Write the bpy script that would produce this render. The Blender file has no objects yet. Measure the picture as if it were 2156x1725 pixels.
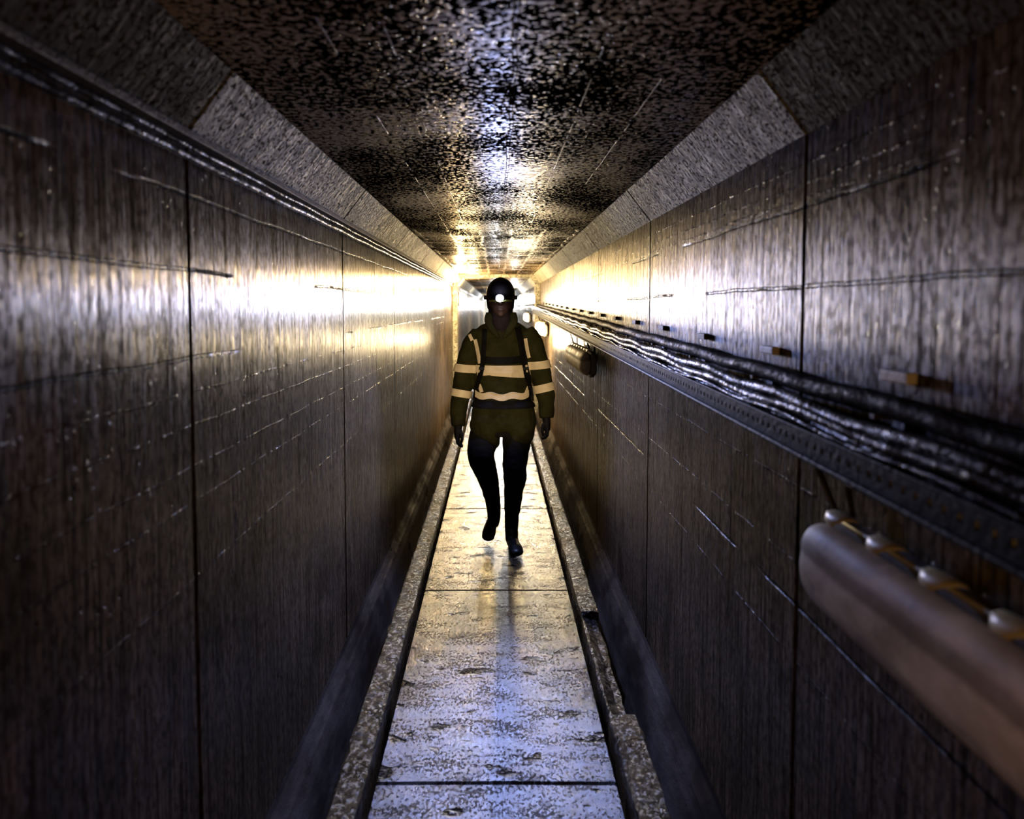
import bpy, bmesh, math, random
from mathutils import Vector, Matrix, noise
random.seed(7)
sc = bpy.context.scene
COL = sc.collection
PI = math.pi

# ------------------------------------------------------------------ camera
F = 1500.0; W, H = 2156, 1725
VX, VY = 1045.0, 648.0            # where the tunnel's long lines meet
CZ = 1.65
TH = math.radians(3.0)
PPY = VY + F * math.tan(TH)
cam = bpy.data.cameras.new('camera'); co = bpy.data.objects.new('camera', cam); COL.objects.link(co)
co.location = (0, 0, CZ); co.rotation_euler = (PI / 2 - TH, 0, 0)
cam.sensor_width = 36; cam.lens = 36 * F / W
cam.shift_x = (W / 2 - VX) / W
cam.shift_y = -(H / 2 - PPY) / W
cam.clip_start = 0.02; cam.clip_end = 200
cam.dof.use_dof = True; cam.dof.focus_distance = 4.2; cam.dof.aperture_fstop = 2.4
sc.camera = co

def at(px, py, Y):
    u = (px - VX) / F; v = (py - PPY) / F
    t = Y / (math.cos(TH) - v * math.sin(TH))
    return Vector((u * t, Y, CZ + t * (-math.sin(TH) - v * math.cos(TH))))

# ------------------------------------------------------------------ object helpers
def link(name, me, mat=None, parent=None, smooth=False):
    o = bpy.data.objects.new(name, me); COL.objects.link(o)
    if mat is not None:
        for m in (mat if isinstance(mat, (list, tuple)) else [mat]): me.materials.append(m)
    if smooth:
        for p in me.polygons: p.use_smooth = True
    if parent is not None: o.parent = parent
    return o

def mesh_of(verts, faces, name='m'):
    me = bpy.data.meshes.new(name); me.from_pydata([tuple(v) for v in verts], [], faces); me.update()
    bm = bmesh.new(); bm.from_mesh(me); bmesh.ops.recalc_face_normals(bm, faces=bm.faces[:]); bm.to_mesh(me); bm.free()
    return me

def bm_mesh(bm):
    bmesh.ops.recalc_face_normals(bm, faces=bm.faces[:])
    me = bpy.data.meshes.new('m'); bm.to_mesh(me); bm.free(); return me

def tag(o, label=None, cat=None, group=None, kind=None):
    if label: o['label'] = label
    if cat: o['category'] = cat
    if group: o['group'] = group
    if kind: o['kind'] = kind
    return o

def empty(name, loc, label, cat, group=None):
    o = bpy.data.objects.new(name, None); COL.objects.link(o); o.location = loc; o.empty_display_size = .1
    return tag(o, label, cat, group)

def add_box(bm, lo, hi, bev=0.0):
    m = Matrix.Translation([(a + b) / 2 for a, b in zip(lo, hi)]) @ Matrix.Diagonal([b - a for a, b in zip(lo, hi)] + [1])
    r = bmesh.ops.create_cube(bm, size=1, matrix=m)
    if bev:
        es = list({e for v in r['verts'] for e in v.link_edges})
        bmesh.ops.bevel(bm, geom=es, offset=bev, segments=2, affect='EDGES', profile=.6)
    return r['verts']

def frames(pts):
    """tangent frames along a path"""
    n = len(pts); out = []
    ref = None
    for i in range(n):
        a = pts[max(0, i - 1)]; b = pts[min(n - 1, i + 1)]
        t = (b - a).normalized()
        if ref is None:
            ref = Vector((1, 0, 0)) if abs(t.x) < .8 else Vector((0, 1, 0))
        s = (ref - t * ref.dot(t)).normalized(); ref = s
        out.append((t, s, t.cross(s)))
    return out

def add_tube(bm, pts, rad, seg=12, cap=True, power=1.0):
    """loft through pts; rad: number or list of numbers / (r_side, r_other) pairs"""
    pts = [Vector(p) for p in pts]
    fr = frames(pts); rings = []
    for i, p in enumerate(pts):
        r = rad[i] if isinstance(rad, list) else rad
        ra, rb = r if isinstance(r, (list, tuple)) else (r, r)
        t, s, q = fr[i]
        ring = []
        for k in range(seg):
            a = 2 * PI * k / seg
            ring.append(bm.verts.new(p + s * (ra * math.cos(a)) + q * (rb * math.sin(a))))
        rings.append(ring)
    for i in range(len(rings) - 1):
        for k in range(seg):
            bm.faces.new((rings[i][k], rings[i][(k + 1) % seg], rings[i + 1][(k + 1) % seg], rings[i + 1][k]))
    if cap:
        bm.faces.new(rings[0]); bm.faces.new(list(reversed(rings[-1])))
    return rings

def catmull(ps, n):
    """smooth a list of tuples (any length) with n steps per span"""
    out = []
    P = [tuple(ps[0])] + [tuple(p) for p in ps] + [tuple(ps[-1])]
    for i in range(1, len(P) - 2):
        for k in range(n):
            t = k / n
            out.append(tuple(.5 * ((2 * b) + (c - a) * t + (2 * a - 5 * b + 4 * c - d) * t * t + (3 * b - a - 3 * c + d) * t ** 3)
                             for a, b, c, d in zip(P[i - 1], P[i], P[i + 1], P[i + 2])))
    out.append(tuple(ps[-1]))
    return out

def bake(me, mods):
    """apply modifiers to a mesh through a temporary object"""
    o = bpy.data.objects.new('tmp', me); COL.objects.link(o)
    for kind, kw in mods:
        m = o.modifiers.new('m', kind)
        for k, v in kw.items(): setattr(m, k, v)
    dg = bpy.context.evaluated_depsgraph_get(); dg.update()
    r = bpy.data.meshes.new_from_object(o.evaluated_get(dg))
    bpy.data.objects.remove(o)
    return r

# ------------------------------------------------------------------ material helpers
class NT:
    def __init__(s, name):
        s.m = bpy.data.materials.new(name); s.m.use_nodes = True
        s.t = s.m.node_tree; s.t.nodes.clear()
        s.out = s.t.nodes.new('ShaderNodeOutputMaterial')
        s.b = s.t.nodes.new('ShaderNodeBsdfPrincipled'); s.t.links.new(s.b.outputs[0], s.out.inputs[0])
        s.pos = None
    def n(s, kind, **kw):
        x = s.t.nodes.new(kind)
        for k, v in kw.items(): setattr(x, k, v)
        return x
    def put(s, sock, v):
        if hasattr(v, 'is_linked') or hasattr(v, 'links'): s.t.links.new(v, sock)
        elif isinstance(v, (tuple, list)) and len(v) == 3 and sock.type == 'RGBA': sock.default_value = (*v, 1)
        else: sock.default_value = v
    def coord(s):
        if s.pos is None: s.pos = s.n('ShaderNodeTexCoord').outputs['Object']
        return s.pos
    def xyz(s):
        x = s.n('ShaderNodeSeparateXYZ'); s.put(x.inputs[0], s.coord()); return x.outputs
    def math(s, op, a, b=0.0, c=0.0, clamp=False):
        x = s.n('ShaderNodeMath', operation=op, use_clamp=clamp)
        s.put(x.inputs[0], a); s.put(x.inputs[1], b)
        if len(x.inputs) > 2: s.put(x.inputs[2], c)
        return x.outputs[0]
    def scaled(s, v):
        x = s.n('ShaderNodeVectorMath', operation='MULTIPLY'); s.put(x.inputs[0], s.coord()); x.inputs[1].default_value = v
        return x.outputs[0]
    def noise(s, scale=(1, 1, 1), detail=4, rough=.6, dist=0.0):
        x = s.n('ShaderNodeTexNoise'); s.put(x.inputs['Vector'], s.scaled(scale))
        x.inputs['Scale'].default_value = 1; x.inputs['Detail'].default_value = detail
        x.inputs['Roughness'].default_value = rough; x.inputs['Distortion'].default_value = dist
        return x.outputs['Fac']
    def voro(s, scale, feature='F1', out='Distance', rnd=1.0):
        x = s.n('ShaderNodeTexVoronoi', feature=feature); s.put(x.inputs['Vector'], s.scaled(scale))
        x.inputs['Scale'].default_value = 1; x.inputs['Randomness'].default_value = rnd
        return x.outputs[out]
    def ramp(s, f, lo, hi, a=0.0, b=1.0, smooth=True):
        x = s.n('ShaderNodeMapRange', interpolation_type='SMOOTHSTEP' if smooth else 'LINEAR')
        s.put(x.inputs[0], f); s.put(x.inputs[1], lo); s.put(x.inputs[2], hi); s.put(x.inputs[3], a); s.put(x.inputs[4], b)
        return x.outputs[0]
    def mix(s, f, a, b, mode='MIX'):
        x = s.n('ShaderNodeMix', data_type='RGBA', blend_type=mode)
        s.put(x.inputs[0], f); s.put(x.inputs[6], a); s.put(x.inputs[7], b); return x.outputs[2]
    def bump(s, h, strength=1.0, dist=.01, normal=None):
        x = s.n('ShaderNodeBump'); x.inputs['Strength'].default_value = strength; x.inputs['Distance'].default_value = dist
        s.put(x.inputs['Height'], h)
        if normal is not None: s.put(x.inputs['Normal'], normal)
        return x.outputs[0]
    def line(s, c, v, w, wob=None):
        """1 on a thin line where coordinate c == v"""
        d = s.math('ABSOLUTE', s.math('SUBTRACT', c, v)) if wob is None else s.math('ABSOLUTE', s.math('ADD', s.math('SUBTRACT', c, v), wob))
        return s.ramp(d, w * .4, w, 1, 0)
    def fin(s, color, rough=.5, metal=0.0, normal=None, spec=None, coat=None, coat_rough=.1):
        s.put(s.b.inputs['Base Color'], color); s.put(s.b.inputs['Roughness'], rough); s.b.inputs['Metallic'].default_value = metal
        if normal is not None: s.put(s.b.inputs['Normal'], normal)
        if spec is not None: s.put(s.b.inputs['Specular IOR Level'], spec)
        if coat is not None: s.b.inputs['Coat Weight'].default_value = coat; s.b.inputs['Coat Roughness'].default_value = coat_rough
        return s.m

def simple(name, col, rough=.5, metal=0.0, spec=.5, bump=0.0, bscale=60, var=.25):
    t = NT(name)
    n = t.noise((bscale * .3,) * 3, 4)
    c = t.mix(t.ramp(n, .3, .7), tuple(x * (1 - var) for x in col), tuple(x * (1 + var) for x in col))
    nm = t.bump(t.noise((bscale,) * 3, 4), bump, .01) if bump else None
    return t.fin(c, rough, metal, nm, spec)

def emit(name, col, power):
    t = NT(name); t.fin((.8, .8, .8), .4)
    t.b.inputs['Emission Color'].default_value = (*col, 1); t.b.inputs['Emission Strength'].default_value = power
    return t.m

J = 1.69            # spacing of the formwork joints
AX = .726           # half width of the passage
WB, WT = .045, CZ + .406
CXX, CTZ = .613, CZ + .551
YB, YE = -1.3, 46.0
YC = 11.9           # portal collar

def concrete_wall(name, dark_lines, ridges, seed):
    t = NT(name); x, y, z = t.xyz()[:3]
    grain = t.noise((9 + seed, 120, 3.4), 6, .7)
    grain2 = t.noise((9, 260, 5), 3, .6)
    patch = t.noise((1.3, 1.3 + seed * .1, 1.6), 4, .6)
    drip = t.ramp(t.noise((5, 46, 1.6), 4, .6), .58, .68)
    dots = t.ramp(t.voro((30, 42, 21)), .10, .17, 1, 0)
    dots = t.math('MULTIPLY', dots, t.ramp(t.noise((6, 6, 6), 2), .47, .6))
    col = t.mix(t.ramp(grain, .32, .68), (.018, .011, .006), (.29, .205, .125))
    col = t.mix(t.ramp(patch, .35, .65, 0, .55), col, (.055, .045, .037))
    col = t.mix(t.ramp(t.noise((5, 3.2, 2.6), 5, .65), .50, .64, 0, .6), col, (.03, .022, .014))
    col = t.mix(t.math('MULTIPLY', drip, .75), col, (.025, .015, .008))
    col = t.mix(dots, col, (.008, .006, .004))
    wob = t.math('MULTIPLY', t.math('SUBTRACT', t.noise((1, 2.5, 1), 3), .5), .02)
    on = t.ramp(t.noise((1, 1.6, 9), 2), .42, .5)
    dk = None
    for v in dark_lines:
        l = t.line(z, CZ + v, .006, wob); dk = l if dk is None else t.math('MAXIMUM', dk, l)
    dk = t.math('MULTIPLY', dk, on)
    rd = None
    for v in ridges:
        l = t.line(z, CZ + v, .0035, wob); rd = l if rd is None else t.math('MAXIMUM', rd, l)
    rd = t.math('MULTIPLY', rd, t.ramp(t.noise((1, 14, 7), 2), .42, .55))
    rust = None
    ph = t.math('ABSOLUTE', t.math('SUBTRACT', t.math('FRACT', t.math('ADD', t.math('DIVIDE', y, J), .5)), .5))
    rust = t.ramp(t.math('ADD', ph, t.math('MULTIPLY', t.noise((1, 30, 12), 3), .02)), .012, .024, .8, 0)
    col = t.mix(rust, col, (.035, .016, .006))
    col = t.mix(dk, col, (.008, .006, .005))
    h = t.math('ADD', t.math('MULTIPLY', grain, .36), t.math('MULTIPLY', grain2, .12))
    h = t.math('SUBTRACT', h, t.math('MULTIPLY', dots, .6))
    h = t.math('SUBTRACT', h, t.math('MULTIPLY', dk, 1.2))
    h = t.math('ADD', h, t.math('MULTIPLY', rd, 1.5))
    h = t.math('ADD', h, t.math('MULTIPLY', t.noise((2.2, 2.2, 2.2), 3), .9))
    nm = t.bump(h, .85, .0045)
    r = t.ramp(t.noise((3, 50, 2.4), 4), .3, .7, .17, .36)
    pit = t.ramp(t.noise((40, 75, 34), 4, .65), .46, .56, 1, .12)       # dull open pores between the wet skin
    sp = t.math('MULTIPLY', t.ramp(t.noise((3, 60, 3.5), 5, .65), .36, .62, .03, .27), pit)
    sp = t.math('MULTIPLY', sp, t.math('SUBTRACT', 1.0, t.math('MULTIPLY', drip, .8)))
    col = t.mix(t.ramp(pit, .12, 1, .55, 0), col, (.012, .009, .006))
    return t.fin(col, r, 0, nm, sp)

def m_ceiling():
    t = NT('wet_ceiling_concrete'); x, y, z = t.xyz()[:3]
    big = t.noise((2.4, 1.5, 1), 4, .6)
    f1 = t.noise((58, 58, 20), 3, .55)
    thr = t.math('ADD', f1, t.math('MULTIPLY', t.math('SUBTRACT', big, .5), .55))
    spots = t.ramp(thr, .535, .57)
    specks = t.math('MULTIPLY', t.ramp(t.voro((48, 48, 5)), .16, .26, 1, 0), t.ramp(t.noise((14, 14, 1), 2), .42, .58))
    m = t.math('MAXIMUM', spots, specks)
    col = t.mix(m, (.006, .0045, .003), t.mix(t.noise((9, 9, 1), 3), (.32, .19, .07), (.62, .46, .24)))
    wob = t.math('MULTIPLY', t.math('SUBTRACT', t.noise((1, 3, 1), 3), .5), .03)
    seam = t.line(x, .042, .007, wob)
    fins = None
    for v in (-.345, -.22, .23, .40):
        l = t.line(x, v, .0028, t.math('MULTIPLY', wob, .25)); fins = l if fins is None else t.math('MAXIMUM', fins, l)
    fins = t.math('MULTIPLY', fins, t.ramp(t.noise((1, 5, 1), 2), .5, .58))
    # crazed fins of mortar in the bays beyond the third joint
    wy = t.math('ADD', y, t.math('MULTIPLY', t.math('SUBTRACT', t.noise((6, 6, 1), 4), .5), .35))
    wx = t.math('ADD', x, t.math('MULTIPLY', t.math('SUBTRACT', t.noise((5, 5, 4), 4), .5), .12))
    g1 = t.ramp(t.math('ABSOLUTE', t.math('SUBTRACT', t.math('FRACT', t.math('MULTIPLY', wy, 1.9)), .5)), .02, .06, 1, 0)
    g2 = t.ramp(t.math('ABSOLUTE', t.math('SUBTRACT', t.math('FRACT', t.math('MULTIPLY', wx, 4.3)), .5)), .02, .06, 1, 0)
    grid = t.math('MULTIPLY', t.math('MAXIMUM', g1, g2), t.math('MULTIPLY', t.ramp(y, 5.02, 5.1), t.ramp(t.noise((9, 5, 1), 2), .4, .55)))
    col = t.mix(seam, col, (.015, .007, .003))
    col = t.mix(t.math('MAXIMUM', grid, fins), col, (.45, .34, .2))
    h = t.math('ADD', t.math('MULTIPLY', f1, .6), t.math('MULTIPLY', t.math('MAXIMUM', fins, grid), 1.4))
    h = t.math('ADD', h, t.math('MULTIPLY', t.ramp(t.voro((75, 75, 5)), .05, .35, 1, 0), .55))
    h = t.math('SUBTRACT', h, t.math('MULTIPLY', seam, 1.0))
    nm = t.bump(h, .8, .003)
    return t.fin(col, t.ramp(t.noise((30, 30, 1), 3), .35, .65, .24, .5), 0, nm, t.math('MULTIPLY', t.math('MAXIMUM', m, t.math('MAXIMUM', fins, grid)), t.ramp(big, .40, .62, .10, .7)))

def m_chamfer():
    t = NT('haunch_concrete'); x, y, z = t.xyz()[:3]
    g = t.noise((14, 70, 14), 5, .65); p = t.noise((2, 2.4, 2), 3)
    col = t.mix(t.ramp(g, .3, .7), (.20, .195, .16), (.62, .62, .53))
    spk = t.ramp(t.noise((85, 85, 85), 4, .65), .51, .58)
    col = t.mix(t.math('MULTIPLY', spk, .8), col, (.02, .017, .012))
    # bays differ in tone: the first one is darker and browner
    bay = t.ramp(y, J + .02, J - .02)
    col = t.mix(t.math('MULTIPLY', bay, .93), col, (.028, .019, .011))
    col = t.mix(t.ramp(p, .5, .75, 0, .6), col, (.09, .08, .06))
    pits = t.math('MULTIPLY', t.ramp(t.voro((26, 26, 26)), .08, .16, 1, 0), 1.0)
    col = t.mix(pits, col, (.01, .01, .008))
    board = t.ramp(t.math('ABSOLUTE', t.math('SUBTRACT', t.math('FRACT', t.math('MULTIPLY', y, 5.2)), .5)), .02, .05, 1, 0)
    board = t.math('MULTIPLY', board, t.ramp(y, 3.2, 3.5))
    col = t.mix(t.math('MULTIPLY', board, .6), col, (.05, .04, .03))
    h = t.math('ADD', g, t.math('MULTIPLY', spk, .5)); h = t.math('SUBTRACT', h, t.math('MULTIPLY', board, .7)); h = t.math('SUBTRACT', h, pits)
    return t.fin(col, t.ramp(g, .3, .7, .5, .8), 0, t.bump(h, .8, .004), t.math('MULTIPLY', t.ramp(spk, 0, 1, .25, .0), t.math('SUBTRACT', 1.0, t.math('MULTIPLY', bay, .9))))

def m_walk():
    t = NT('wet_walkway_concrete'); x, y, z = t.xyz()[:3]
    p = t.noise((3.2, 2.2, 1), 5, .6); fine = t.noise((75, 60, 1), 5, .75); mid = t.noise((13, 17, 1), 4, .6, .4)
    col = t.mix(t.ramp(p, .35, .65), (.010, .007, .005), (.05, .038, .027))
    hole = t.ramp(t.noise((5.5, 10, 1), 4, .6), .60, .66)
    col = t.mix(hole, col, (.01, .007, .004))
    h = t.math('ADD', t.math('MULTIPLY', fine, 1.0), t.math('MULTIPLY', mid, 1.3))
    h = t.math('SUBTRACT', h, t.math('MULTIPLY', hole, 2.5))
    h = t.math('ADD', h, t.math('MULTIPLY', t.noise((2.5, 7, 1), 3), 1.5))
    dry = t.ramp(t.math('ADD', t.noise((85, 60, 1), 5, .75), t.math('MULTIPLY', t.math('SUBTRACT', t.noise((4, 9, 1), 4, .6), .5), .55)), .47, .60)
    nm = t.bump(h, 1.0, .0023)
    return t.fin(col, t.ramp(t.math('ADD', p, t.math('MULTIPLY', fine, .3)), .45, .85, .10, .24), 0, nm, t.math('MULTIPLY', t.ramp(dry, 0, 1, 1.0, .06), t.math('SUBTRACT', 1.0, t.math('MULTIPLY', hole, .95))))

def m_kerb():
    t = NT('chipped_kerb_concrete')
    f = t.noise((45, 45, 45), 5, .7); p = t.noise((6, 3, 6), 4)
    col = t.mix(t.ramp(p, .35, .65), (.006, .0045, .003), (.11, .075, .038))
    h = t.math('ADD', f, t.math('MULTIPLY', p, 1.2))
    return t.fin(col, t.ramp(f, .3, .7, .10, .3), 0, t.bump(h, 1.0, .010), t.ramp(t.noise((50, 40, 50), 4, .7), .50, .58, .03, 1.0))

def m_invert():
    t = NT('wet_side_channel_concrete')
    f = t.noise((25, 12, 25), 5, .65); p = t.noise((3, 1.5, 3), 4)
    col = t.mix(t.ramp(p, .35, .65), (.03, .024, .02), (.10, .085, .075))
    h = t.math('ADD', f, p)
    return t.fin(col, t.ramp(p, .3, .7, .18, .4), 0, t.bump(h, .8, .006), .8)

def m_cable(name, col, spec, rough):
    t = NT(name)
    a = t.noise((30, 14, 30), 5, .7); b = t.noise((120, 60, 120), 3, .6)
    mud = t.ramp(a, .46, .56)
    c = t.mix(mud, col, (col[0] * 2.2 + .006, col[1] * 2 + .003, col[2] * 1.5 + .001))
    sp = t.ramp(mud, 0, 1, spec, .01)
    return t.fin(c, t.ramp(b, .3, .7, rough * .7, rough * 1.3), 0, t.bump(t.math('ADD', a, t.math('MULTIPLY', b, .4)), .9, .006), sp)
M = dict(
    wl=concrete_wall('board_marked_wall_concrete', (.088, .262, -.12), (-.281, -.2, -.466, -.65, -.38), 0),
    wr=concrete_wall('board_marked_wall_concrete_b', (.05, .239, -.72), (.293, .34, .258, -.43, -.62, -.86), 3),
    ceil=m_ceiling(), ch=m_chamfer(), walk=m_walk(), kerb=m_kerb(), inv=m_invert(),
    cable=m_cable('black_cable_rubber', (.005, .0045, .005), .06, .5),
    cable2=m_cable('wet_cable_rubber', (.009, .007, .006), .30, .3),
    tray=simple('galvanised_tray', (.016, .017, .016), .55, 0, .08, .3, 60),
    steel=simple('rusty_steel', (.06, .035, .018), .55, .3, .5, .5, 90, .5),
    tab=simple('lamplit_pale', (.92, .82, .52), .5, 0, .5, .2, 60, .1),  # pale colour holds camera-side light on the near blocks; also lightens tray holes
    clip=simple('cream_plastic_clip', (.50, .42, .22), .4, 0, .5, .1, 60, .1),
    strap=simple('black_hanger_strap', (.012, .01, .008), .5, 0, .5),
    hivis=simple('olive_jacket_cloth', (.027, .026, .007), .85, 0, .2, .5, 40, .3),
    band=simple('reflective_tape', (.95, .80, .56), .45, 0, .4, .15, 50, .06),
    black=simple('black_webbing', (.004, .0035, .004), .75, 0, .2, .3, 90),
    trouser=simple('black_trouser_cloth', (.009, .008, .008), .85, 0, .2, .5, 40),
    boot=simple('black_boot_rubber', (.010, .009, .009), .4, 0, .5, .2, 40),
    glove=simple('black_glove', (.012, .010, .009), .7, 0, .3, .3, 60),
    warmer=simple('dark_purple_fleece', (.022, .014, .018), .85, 0, .2, .3, 60),
    skin=simple('skin', (.10, .055, .05), .55, 0, .4, .1, 60, .1),
    hair=simple('dark_hair', (.02, .014, .01), .6),
    helmet=simple('dark_helmet_shell', (.035, .03, .045), .35, 0, .5, 0, 20, .1),
    lampbody=simple('headlamp_housing', (.03, .03, .04), .4),
    lime=simple('lime_band', (.55, .62, .22), .5),
    eye=simple('eye', (.3, .3, .3), .2),
    lens=emit('headlamp_lens', (.80, .87, 1.0), 60),
    lamp=emit('lit_lamp_glass', (1.0, .80, .48), 60),
    lamp2=emit('lit_diffuser', (1.0, .88, .66), 7),
)
def m_diffuser():
    t = NT('dirty_clear_diffuser')
    p = t.noise((7, 5, 7), 5, .6); q = t.noise((18, 14, 18), 4)
    col = t.mix(t.ramp(p, .35, .65), (.46, .35, .21), (.85, .70, .47))
    col = t.mix(t.ramp(q, .55, .68, 0, .45), col, (.25, .2, .15))
    z = t.xyz()[2]
    gear = t.line(z, -.462, .022, t.math('MULTIPLY', t.math('SUBTRACT', t.noise((2, 3, 2), 3), .5), .03))
    col = t.mix(t.math('MULTIPLY', gear, .55), col, (.16, .12, .085))
    low = t.line(z, -.545, .014, t.math('MULTIPLY', t.math('SUBTRACT', t.noise((2, 5, 2), 3), .5), .06))
    col = t.mix(t.math('MULTIPLY', low, .3), col, (.2, .16, .12))
    return t.fin(col, t.ramp(p, .3, .7, .45, .65), 0, t.bump(q, .15, .004), .2)
M['diff'] = m_diffuser()

# ------------------------------------------------------------------ the passage
def stations(step, groove, y0=YB, y1=YE, wid=.013):
    """(y, recessed?) rows along the passage with a narrow groove at every joint"""
    ys = []
    k = math.ceil(y0 / J); joints = [i * J for i in range(k, int(y1 / J) + 1)]
    y = y0; cur = y0
    for j in joints:
        while cur < j - wid - step * .3: ys.append((cur, 0)); cur += step
        ys += [(j - wid / 2 - .003, 0), (j - wid / 2, 1), (j + wid / 2, 1), (j + wid / 2 + .003, 0)]
        cur = j + wid / 2 + step * .5
    while cur < y1: ys.append((cur, 0)); cur += step
    ys.append((y1, 0))
    return ys

def strip(profile_in, profile_out, rows, depth, jitter=0.0, jit_idx=()):
    """sweep a section (inner polyline + outer polyline closing it) along y; grooves push the inner line outwards"""
    vs, fs = [], []
    n = len(profile_in) + len(profile_out)
    for (y, g) in rows:
        for i, (x, z) in enumerate(profile_in):
            ox, oz = depth
            jx = jz = 0
            if i in jit_idx and jitter:
                jx = (noise.noise(Vector((y * 9, i * 3.1, x * 5))) + .5 * noise.noise(Vector((y * 31, i * 7.1, x)))) * jitter
                jz = noise.noise(Vector((y * 12, i * 5.3, x * 9 + 4))) * jitter * .6
            vs.append((x + ox * g + jx, y, z + oz * g + jz))
        for (x, z) in profile_out: vs.append((x, y, z))
    for r in range(len(rows) - 1):
        for i in range(n):
            a = r * n + i; b = r * n + (i + 1) % n
            fs.append((a, b, b + n, a + n))
    fs.append(tuple(range(n))); fs.append(tuple(reversed(range((len(rows) - 1) * n, len(rows) * n))))
    return mesh_of(vs, fs)

def structure(name, me, mat, smooth=False):
    return tag(link(name, me, mat, smooth=smooth), kind='structure')

rows = stations(.8, True)
for s, nm in ((-1, 'left'), (1, 'right')):
    prof = [(s * AX, z) for z in (WB, .6, 1.1, 1.6, WT)]
    structure('wall_' + nm, strip(prof, [(s * (AX + .12), WT), (s * (AX + .12), WB)], rows, (s * .014, 0)), M['wl'] if s < 0 else M['wr'])
    ch = [(s * (AX + .0005), WT + .0005), (s * (CXX + .001), CTZ - .0005)]
    structure('trim_%d' % (1 if s < 0 else 2), strip(ch, [(s * (CXX + .12), CTZ + .12), (s * (AX + .118), WT + .002)], rows, (s * .01, .01)), M['ch'])
crow = [q for q in stations(.8, True) if q[0] > 4.9 or abs((q[0] / J + .5) % 1 - .5) * J > .02]
structure('ceiling', strip([(-CXX, CTZ), (0, CTZ), (CXX, CTZ)], [(CXX + .1, CTZ + .12), (-CXX - .1, CTZ + .12)], crow, (0, .008)), M['ceil'])

# walkway slabs, kerbs, side channels
frow = []
for k in range(-1, 28):
    a = 4.08 + (k - 3) * J
    if a > YE: break
    if a > YB: frow += [(a - .010, 0), (a - .006, 1), (a + .006, 1), (a + .010, 0)]
frow = [(YB, 0)] + frow + [(YE, 0)]
structure('floor', strip([(-.415, 0), (0, .002), (.415, 0)], [(.415, -.12), (-.415, -.12)], frow, (0, -.012)), M['walk'])
def yrows(a, b, st):
    n = max(2, int((b - a) / st)); return [(a + (b - a) * i / n, 0) for i in range(n + 1)]
near = yrows(YB, 9, .022) + yrows(9.1, YE, .25)
for s, nm, idx in ((-1, 'left', 3), (1, 'right', 4)):
    vs, fs = [], []
    prof = [(.432, -.35), (.432, .096), (.442, .101), (.482, .101), (.516, .10), (.524, .09), (.526, -.35)]
    n = len(prof)
    for (y, g) in near:
        low = 0
        if s > 0 and 2.66 < y < 3.55: low = .035
        for i, (x, z) in enumerate(prof):
            jx = jz = 0
            if 0 < i < 6:
                jx = (noise.noise(Vector((y * 6, i * .9, s * 5))) * .007 + noise.noise(Vector((y * 33, i * 3.1, s))) * .004)
                jz = noise.noise(Vector((y * 15, i * 1.3, s * 9))) * .006 - (low if i > 2 else low * .4)
            if s > 0 and low and i > 3: jx -= .012
            if s > 0 and y < 2.66 and i > 3: jx += .012
            vs.append((s * (x + jx), y, z + jz))
    for r in range(len(near) - 1):
        for i in range(n - 1):
            a = r * n + i; fs.append((a, a + 1, a + 1 + n, a + n))
    structure('trim_%d' % idx, mesh_of(vs, fs), M['kerb'])
    # side channel from kerb to wall foot with a cove
    pr = [(s * x, z) for x, z in ((.53, -.34), (.60, -.30), (.640, -.20), (.668, -.09), (.690, -.035), (.700, -.02), (.722, .02), (AX + .001, WB))]
    structure('trim_%d' % (idx + 2), strip(pr, [(s * (AX + .11), WB - .01), (s * (AX + .11), -.36), (s * .53, -.36)], yrows(YB, YE, .25), (0, 0)), M['inv'])
# bed below the slabs
bm = bmesh.new(); add_box(bm, (-AX - .12, YB, -.45), (AX + .12, YE, -.361)); structure('trim_7', bm_mesh(bm), M['inv'])
# end wall far away and behind the photographer
bm = bmesh.new(); add_box(bm, (-AX - .12, YE, -.2), (AX + .12, YE + .15, CTZ + .12)); structure('wall_end', bm_mesh(bm), M['ch'])
bm = bmesh.new(); add_box(bm, (-AX - .12, YB - .15, -.2), (AX + .12, YB, CTZ + .12)); structure('wall_back', bm_mesh(bm), M['inv'])

# portal collar: a rib standing in from walls and ceiling
def ring(d):   # inner outline of the passage moved in by d
    return [(-AX + d[0], -.2), (-AX + d[0], WT - d[1] * .4), (-CXX + d[0] * .6, CTZ - d[1]), (CXX - d[0] * .6, CTZ - d[1]), (AX - d[0], WT - d[1] * .4), (AX - d[0], -.2)]
vs, fs = [], []
inn = ring((.075, .05)); outr = ring((-.02, -.02))
for y in (YC, YC + .28):
    vs += [(x, y, z) for x, z in inn] + [(x, y, z) for x, z in outr]
k = 6
for i in range(k - 1):
    fs += [(i, i + 1, k + i + 1, k + i), (12 + i, 12 + i + 1, 12 + k + i + 1, 12 + k + i), (i, i + 1, 12 + i + 1, 12 + i), (k + i, k + i + 1, 12 + k + i + 1, 12 + k + i)]
fs += [(0, 6, 18, 12), (5, 11, 23, 17)]
structure('trim_8', mesh_of(vs, fs), M['ch'])

# ------------------------------------------------------------------ services on the right wall
RISE = .02
def run(name, x, z0, r, mat, label, amp=.004, y0=.12, y1=40, cat='cable', group='cables along the right wall', seg=10, rise=RISE, ph=0.0, side=1):
    pts = []
    y = y0
    while y < y1:
        s = math.sin(PI * (((y - 1.26 + ph) / .6) % 1.0)) ** 2
        w = noise.noise(Vector((y * .7, ph * 9, x * 3)))
        pts.append((side * x + w * amp * .6, y, CZ + z0 + rise * min(y, 13) - amp * s + w * amp))
        y += .06 if y < 7 else .3
    bm = bmesh.new(); add_tube(bm, pts, r, seg)
    o = link(name, bm_mesh(bm), mat, smooth=True)
    return tag(o, label, cat, group)

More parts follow.
